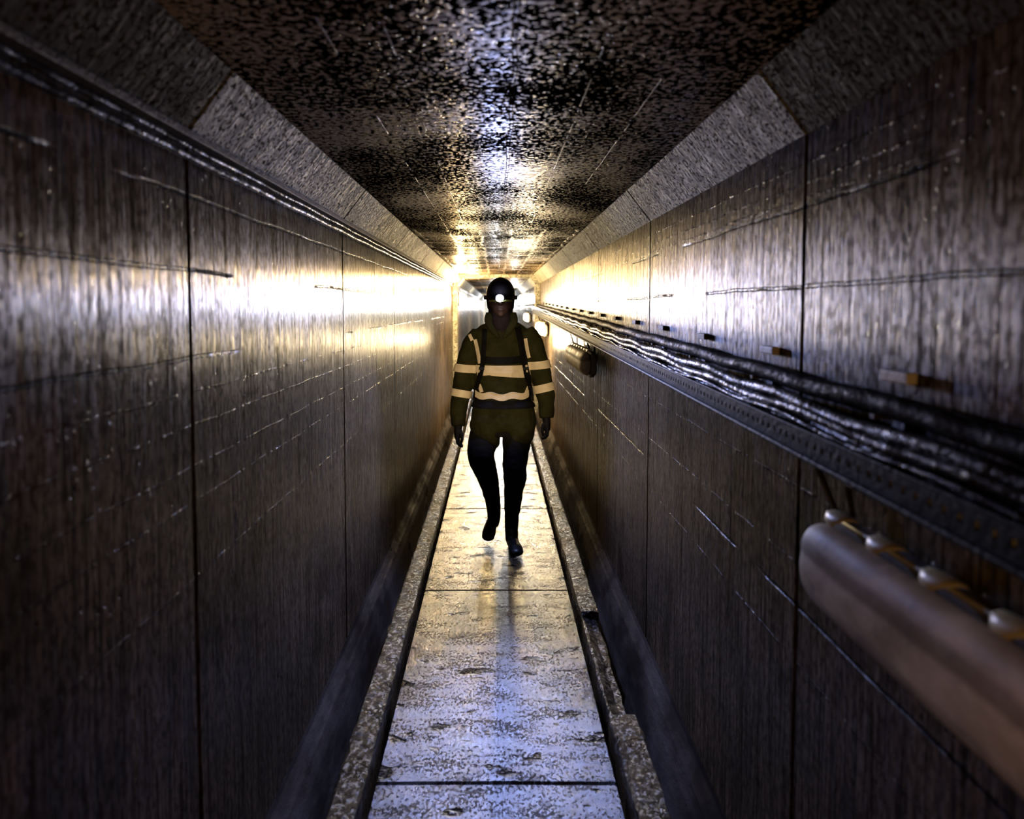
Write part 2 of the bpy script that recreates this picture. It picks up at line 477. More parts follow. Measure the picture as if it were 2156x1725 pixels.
run('power_cable', .690, -.196, .021, M['cable'], 'thickest black cable, topmost of the bundle on the right wall', .006, ph=.0, group=None)
run('power_cable', .665, -.232, .014, M['cable2'], 'black cable just under the thickest topmost one on the right wall', .010, ph=.2)
run('power_cable', .692, -.252, .013, M['cable'], 'black cable third from the top, lying against the right wall', .006, ph=.1)
run('power_cable', .650, -.250, .011, M['cable2'], 'wet shiny black cable fourth from the top, in front of the one on the wall', .008, ph=.33)
run('power_cable', .662, -.276, .012, M['cable2'], 'glinting black cable in the middle of the bundle on the right wall', .007, ph=.5)
run('power_cable', .688, -.290, .012, M['cable'], 'dark cable behind the middle of the bundle, above the perforated tray', .006, ph=.7)
run('power_cable', .650, -.300, .009, M['cable2'], 'thin shiny cable lying along the open top of the perforated tray', .005, ph=.4)
run('power_cable', .672, -.314, .010, M['cable'], 'lowest black cable, lying on the bed of the perforated tray', .003, ph=.15)

run('signal_cable', .676, -.268, .006, M['cable2'], 'thin dark wire between the thick cables, behind the fourth from the top', .008, ph=.62)
run('signal_cable', .640, -.271, .005, M['cable2'], 'thin wet wire hanging just in front of the cable bundle', .009, ph=.85)
run('signal_cable', .656, -.320, .006, M['cable'], 'thin wire beside the lowest cable on the tray bed', .003, ph=.45)
run('hole_lightener', .6425, -.3045, .0085, M['tab'], 'pale strand added inside the perforated tray to make its row of holes look lit', 0.0, ph=.1, y1=13)  # strand added behind the lip so the holes show light dots

# perforated tray: bed, perforated lip, rolled rail
tray = empty('cable_tray', (.63, .12, CZ - .33), 'long galvanised cable tray with a row of holes, lowest on the right wall', 'cable tray')
def rel(o, par):
    o.parent = par; o.matrix_parent_inverse = Matrix.Translation(par.location).inverted(); return o
TX = .630
vs, fs = [], []
def zt(y, dz): return CZ + dz + RISE * min(y, 13)
# lip with real holes
y = .12; sp = .034; hz0, hz1, hw = -.311, -.299, .0055
bm = bmesh.new()
while y < 12.5:
    ya, yb = y, y + sp; yc = (ya + yb) / 2
    o8 = [bm.verts.new((TX, yy, zt(yy, dz))) for yy, dz in ((ya, -.330), (yb, -.330), (yb, -.282), (ya, -.282))]
    i8 = [bm.verts.new((TX, yc + a * hw, zt(yc, -.304 + b * .006))) for a, b in ((-1, -1), (1, -1), (1, 1), (-1, 1))]
    for i in range(4): bm.faces.new((o8[i], o8[(i + 1) % 4], i8[(i + 1) % 4], i8[i]))
    y += sp
bmesh.ops.remove_doubles(bm, verts=bm.verts[:], dist=.0005)
me = bm_mesh(bm); me = bake(me, [('SOLIDIFY', dict(thickness=.0025, offset=0))])
rel(link('perforated_lip', me, M['tray']), tray)
bm = bmesh.new()
for a in range(0, 20):
    ya, yb = .12 + a * 1.4, .12 + (a + 1) * 1.4
    v = [bm.verts.new(p) for p in ((TX, ya, zt(ya, -.330)), (AX - .002, ya, zt(ya, -.330)), (AX - .002, yb, zt(yb, -.330)), (TX, yb, zt(yb, -.330)))]
    bm.faces.new(v)
bmesh.ops.remove_doubles(bm, verts=bm.verts[:], dist=.0005)
me = bake(bm_mesh(bm), [('SOLIDIFY', dict(thickness=.003, offset=0))])
rel(link('tray_bed', me, M['tray']), tray)
bm = bmesh.new()
add_tube(bm, [(TX - .004, yy, zt(yy, -.334)) for yy in [.12 + .4 * i for i in range(70)]], (.0065, .0065), 8)
rel(link('rolled_rail', bm_mesh(bm), M['tray'], smooth=True), tray)
bm = bmesh.new()
add_tube(bm, [(TX + .001, yy, zt(yy, -.281)) for yy in [.12 + .4 * i for i in range(70)]], .0035, 6)
rel(link('upper_rail', bm_mesh(bm), M['tray'], smooth=True), tray)

ORD = ['nearest the camera', 'second from the camera', 'third from the camera', 'fourth from the camera', 'fifth from the camera', 'sixth from the camera',
       'seventh from the camera', 'eighth from the camera', 'ninth from the camera', 'tenth from the camera', 'eleventh from the camera', 'twelfth from the camera',
       'thirteenth from the camera', 'fourteenth from the camera', 'fifteenth from the camera', 'sixteenth from the camera', 'seventeenth from the camera']
def bracket_parts(t):
    bm = bmesh.new(); add_box(bm, (.716, -.02, -.33), (AX - .001, .02, -.185), .002)
    add_box(bm, (.668, -.006, -.222), (.72, .006, -.214)); add_box(bm, (.64, -.006, -.268), (.72, .006, -.262)); add_box(bm, (.63, -.012, -.342), (.72, .012, -.334))
    rel(link('bracket_plate', bm_mesh(bm), M['steel']), t)
    bm = bmesh.new()
    add_box(bm, (.699, -.058, -.160), (AX - .001, .045, -.138), .003)
    c = link('end_cap', bm_mesh(bm), M['tab'] if True else M['steel'], t); c['label'] = 'lamplit pale block on top of the bracket'
    c.matrix_parent_inverse = Matrix(); return c
first = None
for k in range(17):
    yk = 1.26 + .6 * k
    t = empty('cable_bracket', (0, yk, CZ + RISE * yk), 'cable bracket with a lamplit pale block on the right wall, ' + ORD[k], 'bracket', 'brackets holding the cables')
    if k == 0:
        first = t
        bm = bmesh.new(); add_box(bm, (.716, -.02, -.33), (AX - .001, .02, -.185), .002)
        add_box(bm, (.668, -.006, -.222), (.72, .006, -.214)); add_box(bm, (.64, -.006, -.268), (.72, .006, -.262)); add_box(bm, (.63, -.012, -.345), (.72, .012, -.337))
        link('bracket_plate', bm_mesh(bm), M['steel'], t)
        bm = bmesh.new(); add_box(bm, (.706, -.040, -.158), (AX - .001, .048, -.138), .003)
        link('end_block', bm_mesh(bm), M['tab'], t)['label'] = 'block coloured pale as lamplit'
    else:
        for ch in first.children:
            c = ch.copy(); COL.objects.link(c); c.parent = t
            if k > 1 and ch.name.startswith('end_block'):
                c.data = c.data.copy(); c.data.materials[0] = M['steel']; c['label'] = 'dark block'  # same block coloured dark, out of the camera-side light
    if k > 1: t['label'] = 'dark cable bracket on the right wall, ' + ORD[k]

# thin cables clipped high on the left wall, just below the haunch
for z0, r, lb in ((.352, .009, 'shiny conduit running high along the left wall, the lower of the pair'), (.377, .0065, 'thin cable running above the conduit high on the left wall')):
    o = run('wall_conduit', AX - .014, z0, r, M['cable2'], lb, .0025, y0=-.6, y1=30, cat='cable', group=None, rise=.0, ph=z0, side=-1)
bm = bmesh.new()
cps = []
run_o = empty('ledge_batten', (-AX, 0, CZ + .40), 'dark batten under the haunch along the top of the left wall', 'batten')
add_box(bm, (-AX + .001, -1.2, CZ + .388), (-AX + .03, 11.8, CZ + .405), .002)
rel(link('batten_board', bm_mesh(bm), M['steel']), run_o)

# ------------------------------------------------------------------ strip lights
def fixture_parts(t, diffmat):
    """body of a weatherproof strip light; local: y along, x to the wall, z up; length 1.22"""
    L = 1.22
    def section(inset, fy):
        pts = [(.665, -.415), (.628, -.412), (.604, -.428), (.592, -.460), (.597, -.478), (.590, -.500), (.594, -.545), (.606, -.566), (.632, -.584), (.665, -.588)]
        cx, cz = .66, -.50
        return [(cx + (x - cx) * fy, cz + (z - cz) * fy) for x, z in pts]
    def loft(secs):
        vs, fs = [], []
        n = len(secs[0][1])
        for y, s in secs: vs += [(x, y, z) for x, z in s]
        for r in range(len(secs) - 1):
            for i in range(n):
                a = r * n + i; b = r * n + (i + 1) % n; fs.append((a, b, b + n, a + n))
        fs.append(tuple(range(n))); fs.append(tuple(reversed(range((len(secs) - 1) * n, len(secs) * n))))
        return mesh_of(vs, fs)
    prof = [(0, .60), (.006, .74), (.02, .87), (.045, .95), (.09, 1.0)]
    secs = [(y, section(0, f)) for y, f in prof] + [(L * i / 10, section(0, 1)) for i in range(1, 10)] + [(L - y, section(0, f)) for y, f in reversed(prof)]
    me = bake(loft(secs), [('SUBSURF', dict(levels=2, render_levels=2))])
    link('diffuser', me, diffmat, t, smooth=True)
    def bsec(f):
        pts = [(.662, -.405), (.690, -.410), (.706, -.44), (.708, -.56), (.690, -.592), (.662, -.597)]
        return [(.68 + (x - .68) * f, -.50 + (z + .50) * f) for x, z in pts]
    secs = [(y + .0, bsec(f)) for y, f in ((-.004, .7), (.01, .9), (.04, 1), (L - .04, 1), (L - .01, .9), (L + .004, .7))]
    bm = bmesh.new(); bm.from_mesh(loft(secs)); bmesh.ops.bevel(bm, geom=bm.edges[:], offset=.002, segments=1, affect='EDGES')
    link('housing', bm_mesh(bm), M['steel2'], t)
    bm = bmesh.new(); add_tube(bm, [(.660, .02 + i * (L - .04) / 8, -.409) for i in range(9)], (.0035, .0045), 6)
    link('seam_gasket', bm_mesh(bm), M['clip'], t, smooth=True)
    for k in range(8):
        yk = L - .07 - k * .155
        if k == 0: c0 = clip_mesh()
        c = link('clip', c0, None, t, smooth=True); c.location = (.658, yk, -.409)
        if not c0.materials: c0.materials.append(M['clip'])
    for yk in (L - .035, .09):
        bm = bmesh.new()
        add_tube(bm, [(.640, yk + .055, -.29), (.650, yk + .03, -.34), (.668, yk + .008, -.40), (.672, yk, -.418)], (.006, .0022), 6)
        add_tube(bm, [(.700, yk + .055, -.30), (.702, yk + .03, -.36), (.702, yk + .008, -.41), (.695, yk, -.43)], (.006, .0022), 6)
        link('hanger_strap', bm_mesh(bm), M['strap'], t)
def clip_mesh():
    # arched toggle clip, stretched along y, hooked over the seam
    bm = bmesh.new()
    pts = [(-.014, .012, -.014), (-.018, .010, -.002), (-.010, .004, .010), (.004, .0, .013), (.018, .0, .008)]
    rad = [(.012, .003), (.020, .004), (.036, .0045), (.040, .0045), (.034, .004)]
    # ring frames: side vector ends up along y
    P = [Vector(p) for p in pts]; rings = []
    for i, p in enumerate(P):
        tt = (P[min(i + 1, 4)] - P[max(i - 1, 0)]).normalized(); s = Vector((0, 1, 0)); q = tt.cross(s)
        rings.append([bm.verts.new(p + s * rad[i][0] * math.cos(a) + q * rad[i][1] * math.sin(a)) for a in [2 * PI * k / 10 for k in range(10)]])
    for i in range(4):
        for k in range(10): bm.faces.new((rings[i][k], rings[i][(k + 1) % 10], rings[i + 1][(k + 1) % 10], rings[i + 1][k]))
    bm.faces.new(rings[0]); bm.faces.new(rings[-1])
    return bm_mesh(bm)
M['steel2'] = simple('grey_housing_plastic', (.16, .14, .11), .5, 0, .5, .1, 40)
fx = []
for yk, lit, lb in ((.19, 0, 'large dirty cream strip light with clips, nearest the camera at the right edge'),
                    (4.98, 0, 'small grey unlit strip light hanging under the cables just right of the person'),
                    (9.75, 1, 'glowing strip light under the cables close to the person\'s shoulder, beyond the grey one'),
                    (14.5, 1, 'farthest glowing strip light under the cables, beyond the collar')):
    t = empty('strip_light', (0, yk, CZ + (RISE * yk if yk > 1 else 0.0)), lb, 'strip light', 'strip lights under the cables')
    fixture_parts(t, M['lamp2'] if lit else M['diff']); fx.append(t)

# ------------------------------------------------------------------ bulkhead lamps on the left
def bulkhead(loc, n, label, r=.085, mat='lamp'):
    """round bulkhead lamp: base plate, glass dome, guard; n = outward normal"""
    t = empty('bulkhead_lamp', loc, label, 'lamp', None)
    rot = Vector((0, 0, 1)).rotation_difference(Vector(n)).to_matrix().to_4x4()
    bm = bmesh.new(); bmesh.ops.create_cone(bm, cap_ends=True, segments=28, radius1=r * 1.15, radius2=r * 1.05, depth=.03, matrix=rot @ Matrix.Translation((0, 0, .012)))
    link('base_plate', bm_mesh(bm), M['steel'], t)
    bm = bmesh.new(); bmesh.ops.create_uvsphere(bm, u_segments=24, v_segments=12, radius=r, matrix=rot @ Matrix.Translation((0, 0, .02)) @ Matrix.Diagonal((1, 1, .7, 1)))
    link('glass_dome', bm_mesh(bm), M[mat], t, smooth=True)
    return t
bulkhead((-AX + .010, 13.4, CZ + .16), (1, 0, 0), 'glowing lamp on the left wall beyond the collar, left of the helmet', .12)
bulkhead((-.675, YC - .75, CZ + .475), (.8, -.05, -.6), 'glowing lamp in the upper left corner just in front of the collar', .075)
bulkhead((AX - .02, 19.5, CZ + .25), (-1, 0, 0), 'glowing lamp far down the right wall', .10)

def point(name, loc, col, power, r=.05, spot=None, aim=None, blend=.5):
    l = bpy.data.lights.new(name, 'SPOT' if spot else 'POINT'); l.color = col; l.energy = power; l.shadow_soft_size = r
    if spot: l.spot_size = math.radians(spot); l.spot_blend = blend
    o = bpy.data.objects.new(name, l); COL.objects.link(o); o.location = loc
    if aim is not None: o.rotation_euler = (Vector(aim) - Vector(loc)).to_track_quat('-Z', 'Y').to_euler()
    return o
WARM = (1.0, .66, .27)
point('lamp_glow_corner', (-.56, YC - .80, CZ + .39), WARM, 210, .04)
point('lamp_glow_wall', (-.44, 13.4, CZ + .16), (1, .72, .34), 150, .06)
point('lamp_glow_far', (.5, 19.5, CZ + .25), (1, .9, .72), 160, .08)
point('lamp_glow_end', (0, 30, CZ + .2), (.95, .97, 1.0), 300, .10)
point('end_wall_fill', (-.1, 43.0, CZ + .1), (.95, .97, 1.0), 900, .10)  # added far light without a fitting, brightens the end wall
point('strip_glow', (.42, 9.55, CZ - .42), (1, .76, .42), 135, .08)

# ------------------------------------------------------------------ the person
PY = 4.85
def pp(px, py, Y=PY): return at(px, py, Y)
def union(tubes, voxel, smooth=8, extra=None):
    bm = bmesh.new()
    for pts, rad in tubes: add_tube(bm, pts, rad, 20)
    me = bm_mesh(bm)
    mods = [('REMESH', dict(mode='VOXEL', voxel_size=voxel)), ('SMOOTH', dict(iterations=smooth, factor=.5))]
    return bake(me, mods)
def ell(c, rx, ry, rz, n=9):
    """ellipsoid as a vertical tube"""
    out_p, out_r = [], []
    for i in range(n):
        a = -PI / 2 + PI * (i + .15) / (n - .7)
        out_p.append((c[0], c[1], c[2] + rz * math.sin(a))); out_r.append((max(.002, rx * math.cos(a)), max(.002, ry * math.cos(a))))
    return out_p, out_r
def wrinkle(me, amp, sx=9, sz=14, seed=0.0):
    for v in me.vertices:
        p = v.co
        d = noise.noise(Vector((p.x * sx + seed, p.y * sx, p.z * sz))) + .5 * noise.noise(Vector((p.x * sx * 2.3, p.y * sx * 2 + seed, p.z * sz * 2.2)))
        v.co = p + v.normal * d * amp
    me.update(); return me

root_loc = Vector((pp(1055, 900).x, PY, 0))
cx = pp(1055, 700).x
def B(px, py, dy=0.0): p = at(px, py, PY + dy); return (p.x, p.y, p.z)
def sm(ctrl, n=5):
    """ctrl: list of (px, py, dy, r_side, r_other) -> tube"""
    rows = [B(a, b, c) + (r1, r2) for a, b, c, r1, r2 in ctrl]
    s = catmull(rows, n)
    return [r[:3] for r in s], [(r[3], r[4]) for r in s]

headc = Vector(B(1054, 634, -.02))
# body: head with face, neck, trunk, arms, legs, hands
tubes = []
tubes.append(ell((headc.x, headc.y, headc.z + .015), .076, .098, .118, 13))
tubes.append(ell((headc.x, headc.y - .035, headc.z - .055), .055, .055, .055))           # jaw
tubes.append(ell((headc.x, headc.y - .075, headc.z - .088), .024, .020, .02))            # chin
tubes.append(sm([(1054, 628, -.115, .010, .010), (1054, 637, -.135, .014, .014), (1054, 641, -.125, .012, .010)], 3))  # nose
tubes.append(ell((headc.x, headc.y - .092, headc.z - .058), .022, .012, .008))           # lips
for s in (-1, 1):
    tubes.append(ell((headc.x + s * .077, headc.y + .008, headc.z - .005), .010, .018, .030))  # ears
tubes.append(sm([(1055, 650, .0, .058, .06), (1055, 672, .01, .056, .06), (1055, 690, .01, .08, .07), (1055, 706, .01, .16, .09), (1055, 760, 0, .165, .10), (1055, 840, 0, .145, .10), (1055, 890, 0, .16, .11), (1055, 915, 0, .10, .09)]))
tubes.append(sm([(1000, 712, .01, .05, .05), (976, 775, .0, .042, .042), (964, 840, -.02, .036, .036), (965, 905, -.05, .026, .03)]))
tubes.append(sm([(1112, 708, .01, .05, .05), (1137, 775, .0, .042, .042), (1148, 830, -.02, .036, .036), (1150, 888, -.05, .026, .03)]))
tubes.append(sm([(1030, 890, 0, .075, .08), (1013, 960, -.06, .06, .06), (1033, 1030, .06, .045, .05), (1040, 1085, .18, .036, .04)]))
tubes.append(sm([(1082, 890, 0, .075, .08), (1084, 980, -.05, .06, .06), (1079, 1060, -.02, .045, .05), (1076, 1120, .0, .036, .04)]))
body = link('person', union(tubes, .009, 4), M['skin'], smooth=True)
tag(body, 'person in olive reflective jacket, dark helmet and lit headlamp, walking towards the camera', 'person')

# jacket: trunk, two rounded skirts that part at the front, sleeves, stand-up collar
jt = []
jt.append(sm([(1055, 672, .01, .070, .070), (1056, 679, .0, .100, .09), (1056, 690, .005, .165, .105), (1056, 703, .005, .200, .125), (1056, 730, .0, .205, .145), (1056, 765, 0, .198, .15),
              (1057, 805, 0, .195, .15), (1058, 845, 0, .190, .145), (1059, 875, 0, .205, .15), (1059, 893, 0, .200, .145), (1059, 904, 0, .150, .12)], 4))
jt.append(sm([(1028, 850, -.015, .10, .13), (1025, 885, -.02, .112, .13), (1024, 912, -.02, .102, .12), (1034, 930, -.02, .074, .10), (1040, 944, -.02, .036, .06)], 4))
jt.append(sm([(1088, 850, -.015, .11, .13), (1092, 885, -.02, .118, .13), (1093, 914, -.02, .104, .12), (1087, 934, -.02, .076, .10), (1081, 949, -.02, .036, .06)], 4))
SL = [(1012, 702, .01, .068, .078), (996, 728, .01, .074, .080), (983, 765, .0, .074, .076), (977, 795, .0, .070, .072), (971, 830, -.01, .066, .068), (966, 865, -.03, .058, .062), (965, 898, -.05, .050, .058)]
SR = [(1104, 698, .01, .068, .078), (1119, 722, .01, .074, .080), (1131, 755, .0, .073, .076), (1139, 788, .0, .070, .072), (1147, 822, -.01, .066, .068), (1150, 850, -.03, .058, .062), (1151, 881, -.05, .050, .058)]
jt.append(sm(SL, 4)); jt.append(sm(SR, 4))
jt.append(sm([(1055, 664, .03, .078, .070), (1055, 674, .02, .088, .085), (1055, 686, .01, .10, .095)], 4))
jk = wrinkle(union(jt, .010, 5), .0075, 10, 13)
jacket = link('jacket', jk, M['hivis'], body, smooth=True)
jacket['label'] = 'dark olive high-visibility jacket'
# dark neck warmer from the chin down into the open collar
nw = union([sm([(1054, 650, -.03, .060, .062), (1054, 660, -.02, .072, .078), (1055, 676, -.02, .080, .085), (1056, 700, -.03, .060, .090), (1056, 712, -.055, .028, .075)], 4)], .007, 3)
link('neck_warmer', wrinkle(nw, .004, 20, 30), M['warmer'], body, smooth=True)
hd = union([sm([(1054, 632, .035, .082, .085), (1054, 645, .035, .085, .085), (1054, 656, .03, .083, .085), (1055, 672, .025, .088, .085)], 4)], .008, 3)
link('hood_liner', wrinkle(hd, .004, 20, 25, 2.0), M['warmer'], body, smooth=True)
# turned-down collar flaps either side of the open neck
for s in (-1, 1):
    bm = bmesh.new()
    P = [B(1055 + s * 24, 660, -.045), B(1055 + s * 27, 676, -.09), B(1055 + s * 17, 695, -.135), B(1055 + s * 4, 712, -.15)]
    add_tube(bm, catmull(P, 4), [(.026, .010)] * 6 + [(.024, .010)] * 4 + [(.016, .008)] * 2 + [(.006, .005)], 10)
    link('collar_flap', bm_mesh(bm), M['hivis'], body, smooth=True)

# shrink-on strips that follow the jacket's surface
from mathutils.bvhtree import BVHTree
bvh = BVHTree.FromPolygons([v.co[:] for v in jk.vertices], [p.vertices[:] for p in jk.polygons])
def wrap_ring(center, axis, half, off, mat, name, parent, a0=0, a1=2 * PI, seg=64, rows=4, wave=0.0, waven=0, sag=0.0, label=None):
    """a band around the jacket: rays from outside towards an axis, in a plane through center"""
    axis = Vector(axis).normalized(); c = Vector(center)
    s = Vector((1, 0, 0)); s = (s - axis * s.dot(axis)).normalized(); q = axis.cross(s)
    if q.y > 0: q = -q                       # q towards the camera
    vs, fs = [], []
    for i in range(seg + 1):
        a = a0 + (a1 - a0) * i / seg
        d = s * math.cos(a) + q * math.sin(a)
        for r in range(rows + 1):
            h = half * (2 * r / rows - 1)
            o = c + axis * (h + wave * math.sin(a * waven) - sag * max(0, math.sin(a)))
            hit = bvh.ray_cast(o + d * .001, d, .45)
            # outermost hit within the limb's own reach
            loc = hit[0] if hit[0] is not None else o + d * .07
            vs.append(loc + d * off)
    n = rows + 1
    for i in range(seg):
        for r in range(rows):
            k = i * n + r; fs.append((k, k + n, k + n + 1, k + 1))
    me = bake(mesh_of(vs, fs), [('SOLIDIFY', dict(thickness=.003, offset=0))])
    o = link(name, me, mat, parent, smooth=False)
    if label: o['label'] = label
    return o
def sleeve_band(S, i, f, tilt, half=.027):
    a = Vector(B(*S[i][:3])); b = Vector(B(*S[i + 1][:3])); c = a.lerp(b, f)
    ax = (a - b).normalized(); ax = (ax + Vector((tilt, 0, 0))).normalized()
    wrap_ring(c, ax, half, .008, M['band'], 'reflective_band', jacket, label='pale orange reflective band round a sleeve', seg=56)
def front_ring(py, half, off, mat, name, px=1056, **k):
    return wrap_ring(B(px, py), (0, 0, 1), half, off, mat, name, jacket, **k)
# bands round the trunk: the arms stand clear only at the front, so the rings run across chest and belly
front_ring(774, .025, .010, M['band'], 'reflective_band', a0=.42, a1=PI - .42, seg=72, label='pale orange reflective band across the chest')
front_ring(826, .022, .011, M['band'], 'reflective_band', a0=.36, a1=PI - .36, seg=72, wave=.007, waven=7, sag=.012, label='crumpled reflective band across the belly')
sleeve_band(SL, 2, .32, -.12); sleeve_band(SL, 3, .95, .0, .025); sleeve_band(SR, 2, .38, .14); sleeve_band(SR, 3, .85, .0, .027)
# harness
def strap_front(pts, hw, off, mat, name, label=None):
    """a strap lying on the front of the jacket; pts in picture-free body coordinates (x, z)"""
    s = catmull(pts, 6); vs, fs = [], []
    for i, (x, z) in enumerate(s):
        a = s[max(0, i - 1)]; b = s[min(len(s) - 1, i + 1)]
        t = Vector((b[0] - a[0], b[1] - a[1])).normalized(); nrm = Vector((-t.y, t.x))
        for r in (-1, -.33, .33, 1):
            X, Z = x + nrm.x * hw * r, z + nrm.y * hw * r
            hit = bvh.ray_cast(Vector((X, PY - .6, Z)), Vector((0, 1, 0)), 1.0)
            y = hit[0].y if hit[0] is not None else PY - .05
            vs.append((X, y - off, Z))
    for i in range(len(s) - 1):
        for r in range(3):
            k = i * 4 + r; fs.append((k, k + 4, k + 5, k + 1))
    me = bake(mesh_of(vs, fs), [('SOLIDIFY', dict(thickness=.004, offset=0))])
    o = link(name, me, mat, body)
    if label: o['label'] = label
    return o
def bx(px, py): p = B(px, py); return (p[0], p[2])
strap_front([bx(1021, 692), bx(1020, 715), bx(1018, 745), bx(1016, 770), bx(1010, 792)], .016, .013, M['black'], 'harness_strap')
strap_front([bx(1089, 688), bx(1095, 715), bx(1100, 745), bx(1106, 775), bx(1112, 800)], .020, .013, M['black'], 'harness_strap')
strap_front([bx(1010, 792), bx(1004, 815), bx(1000, 840)], .014, .013, M['black'], 'harness_strap')
strap_front([bx(1112, 800), bx(1117, 825), bx(1119, 842)], .014, .013, M['black'], 'harness_strap')
strap_front([bx(1014, 754), bx(1040, 756), bx(1075, 756), bx(1104, 752)], .024, .011, M['black'], 'chest_strap')
front_ring(845, .028, .012, M['black'], 'belt', a0=0.1, a1=PI - .1, seg=40, sag=.006)
for a in ([(1001, 714), (1006, 735), (1011, 763)], [(1105, 712), (1109, 735), (1113, 752)], [(989, 704), (995, 716)]):
    strap_front([bx(*p) for p in a], .011, .0095, M['band'], 'reflective_brace', 'pale orange reflective brace down the jacket front')
for a in ([(1009, 806), (1015, 822)], [(1106, 826), (1113, 812)]):
    strap_front([bx(*p) for p in a], .012, .011, M['band'], 'reflective_brace', 'pale orange reflective brace end')
bm = bmesh.new(); p = B(1014, 776, -.17); add_box(bm, (p[0] - .018, p[1] - .008, p[2] - .010), (p[0] + .018, p[1] + .004, p[2] + .010), .003)
link('strap_buckle', bm_mesh(bm), M['tray'], body); bm = bmesh.new()
p = B(1108, 776, -.17); add_box(bm, (p[0] - .018, p[1] - .008, p[2] - .010), (p[0] + .018, p[1] + .004, p[2] + .010), .003)
link('strap_buckle', bm_mesh(bm), M['tray'], body)

# trousers
tt = [sm([(1055, 855, 0, .16, .12), (1055, 890, 0, .175, .13), (1054, 915, 0, .14, .12)], 3),
      sm([(1024, 885, 0, .098, .115), (1018, 925, -.03, .100, .105), (1013, 958, -.07, .094, .095), (1022, 990, -.02, .078, .082), (1033, 1030, .06, .062, .072), (1039, 1070, .15, .050, .062), (1040, 1090, .18, .048, .058)], 5),
      sm([(1090, 885, 0, .100, .115), (1088, 930, -.03, .096, .105), (1084, 975, -.06, .084, .092), (1084, 1005, -.05, .078, .084), (1080, 1050, -.02, .062, .072), (1078, 1095, .0, .048, .058), (1077, 1112, .0, .046, .055)], 5)]
link('trousers', wrinkle(union(tt, .010, 4), .006, 12, 16, 3.0), M['trouser'], body, smooth=True)

# boots
def boot(ankle, heel, toe, name='boot'):
    a, h, t = (Vector(v) for v in (ankle, heel, toe))
    tb = [([a + Vector((0, .01, .10)), a + Vector((0, .005, .03)), a, h.lerp(a, .35) + (t - h) * .12], [(.050, .055), (.047, .053), (.046, .055), (.044, .055)])]
    d = (t - h)
    up = Vector((0, 0, 1))
    pts = [h + up * .035 - d * .02, h + up * .040 + d * .15, h + up * .046 + d * .45, h + up * .038 + d * .75, h + up * .030 + d * .93, h + up * .026 + d * 1.0]
    tb.append((pts, [(.030, .034), (.038, .038), (.042, .042), (.050, .034), (.044, .026), (.026, .016)]))
    me = union(tb, .006, 5)
    o = link(name, me, M['boot'], body, smooth=True)
    return o
g = lambda px, py: at(px, py, 4.70)
an = Vector(B(1077, 1112, .0)); boot(an, (an.x - .005, 4.87, .0), (an.x + .035, 4.615, .0))
an = Vector(B(1040, 1092, .20)); boot(an, (an.x - .005, an.y + .07, .085), (an.x - .045, an.y - .15, .002))

# gloves with five fingers each
def glove(wrist, s, tip_dz, thumb_side):
    w = Vector(wrist); tb = []
    palm_end = w + Vector((s * .006, -.018, -.085))
    tb.append(([w + Vector((0, 0, .03)), w, w.lerp(palm_end, .5), palm_end], [(.028, .032), (.029, .034), (.027, .044), (.021, .044)]))
    for i, (oy, L) in enumerate(((-.030, .062), (-.010, .070), (.010, .066), (.029, .052))):
        k = palm_end + Vector((0, oy, 0))
        c1 = k + Vector((-s * .004, oy * .1 - .004, -L * .42)); c2 = c1 + Vector((-s * L * .22, .004, -L * .26)); c3 = c2 + Vector((-s * L * .26, .008, -L * .12))
        tb.append(([k + Vector((0, 0, .01)), c1, c2, c3], [.0125, .0115, .0105, .009]))
    th = w + Vector((thumb_side * .012, -.034, -.030))
    tb.append(([th, th + Vector((thumb_side * .014, -.016, -.026)), th + Vector((thumb_side * .018, -.020, -.056)), th + Vector((thumb_side * .012, -.018, -.076))], [.014, .0125, .0105, .008]))
    return link('glove', union(tb, .0038, 3), M['glove'], body, smooth=True)
glove(B(965, 896, -.05), -1, 0, 1)
glove(B(1150, 880, -.05), 1, 0, -1)

# helmet > shell, peak, lime band, lamp
hc = Vector((headc.x, headc.y + .005, headc.z + .045))
bm = bmesh.new()
bmesh.ops.create_uvsphere(bm, u_segments=40, v_segments=24, radius=1)
for v in bm.verts:
    z = max(v.co.z, -.18)
    flare = 1.0 + .05 * max(0, -.0 - z) * 5
    r = 1 + .035 * max(0, math.cos(5 * math.atan2(v.co.x, v.co.y))) * max(0, v.co.z)
    v.co = Vector((v.co.x * .098 * flare, v.co.y * .122 * flare, z * .112 * r))
me = bm_mesh(bm)
for v in me.vertices: v.co += hc
helmet = link('helmet', me, M['helmet'], body, smooth=True); helmet['label'] = 'dark caving helmet'
bm = bmesh.new()
n = 26; inner, outer, lo = [], [], []
for i in range(n + 1):
    a = PI * (.04 + .92 * i / n); ca, sa = math.cos(a), math.sin(a)
    inner.append(bm.verts.new(hc + Vector((ca * .096, -sa * .118, -.012))))
    outer.append(bm.verts.new(hc + Vector((ca * .104, -sa * .150, -.026))))
    lo.append(bm.verts.new(hc + Vector((ca * .100, -sa * .140, -.032))))
for i in range(n):
    bm.faces.new((inner[i], inner[i + 1], outer[i + 1], outer[i])); bm.faces.new((outer[i], outer[i + 1], lo[i + 1], lo[i])); bm.faces.new((lo[i], lo[i + 1], inner[i + 1], inner[i]))
link('peak', bm_mesh(bm), M['helmet'], helmet, smooth=True)
bm = bmesh.new()
add_tube(bm, [hc + Vector((math.cos(a) * .080, -math.sin(a) * .163, -.045)) for a in [PI * (.12 + .76 * i / 24) for i in range(25)]], (.0065, .0075), 8)
link('peak_edge', bm_mesh(bm), M['lime'], helmet, smooth=True)['label'] = 'pale lime edge of the peak'
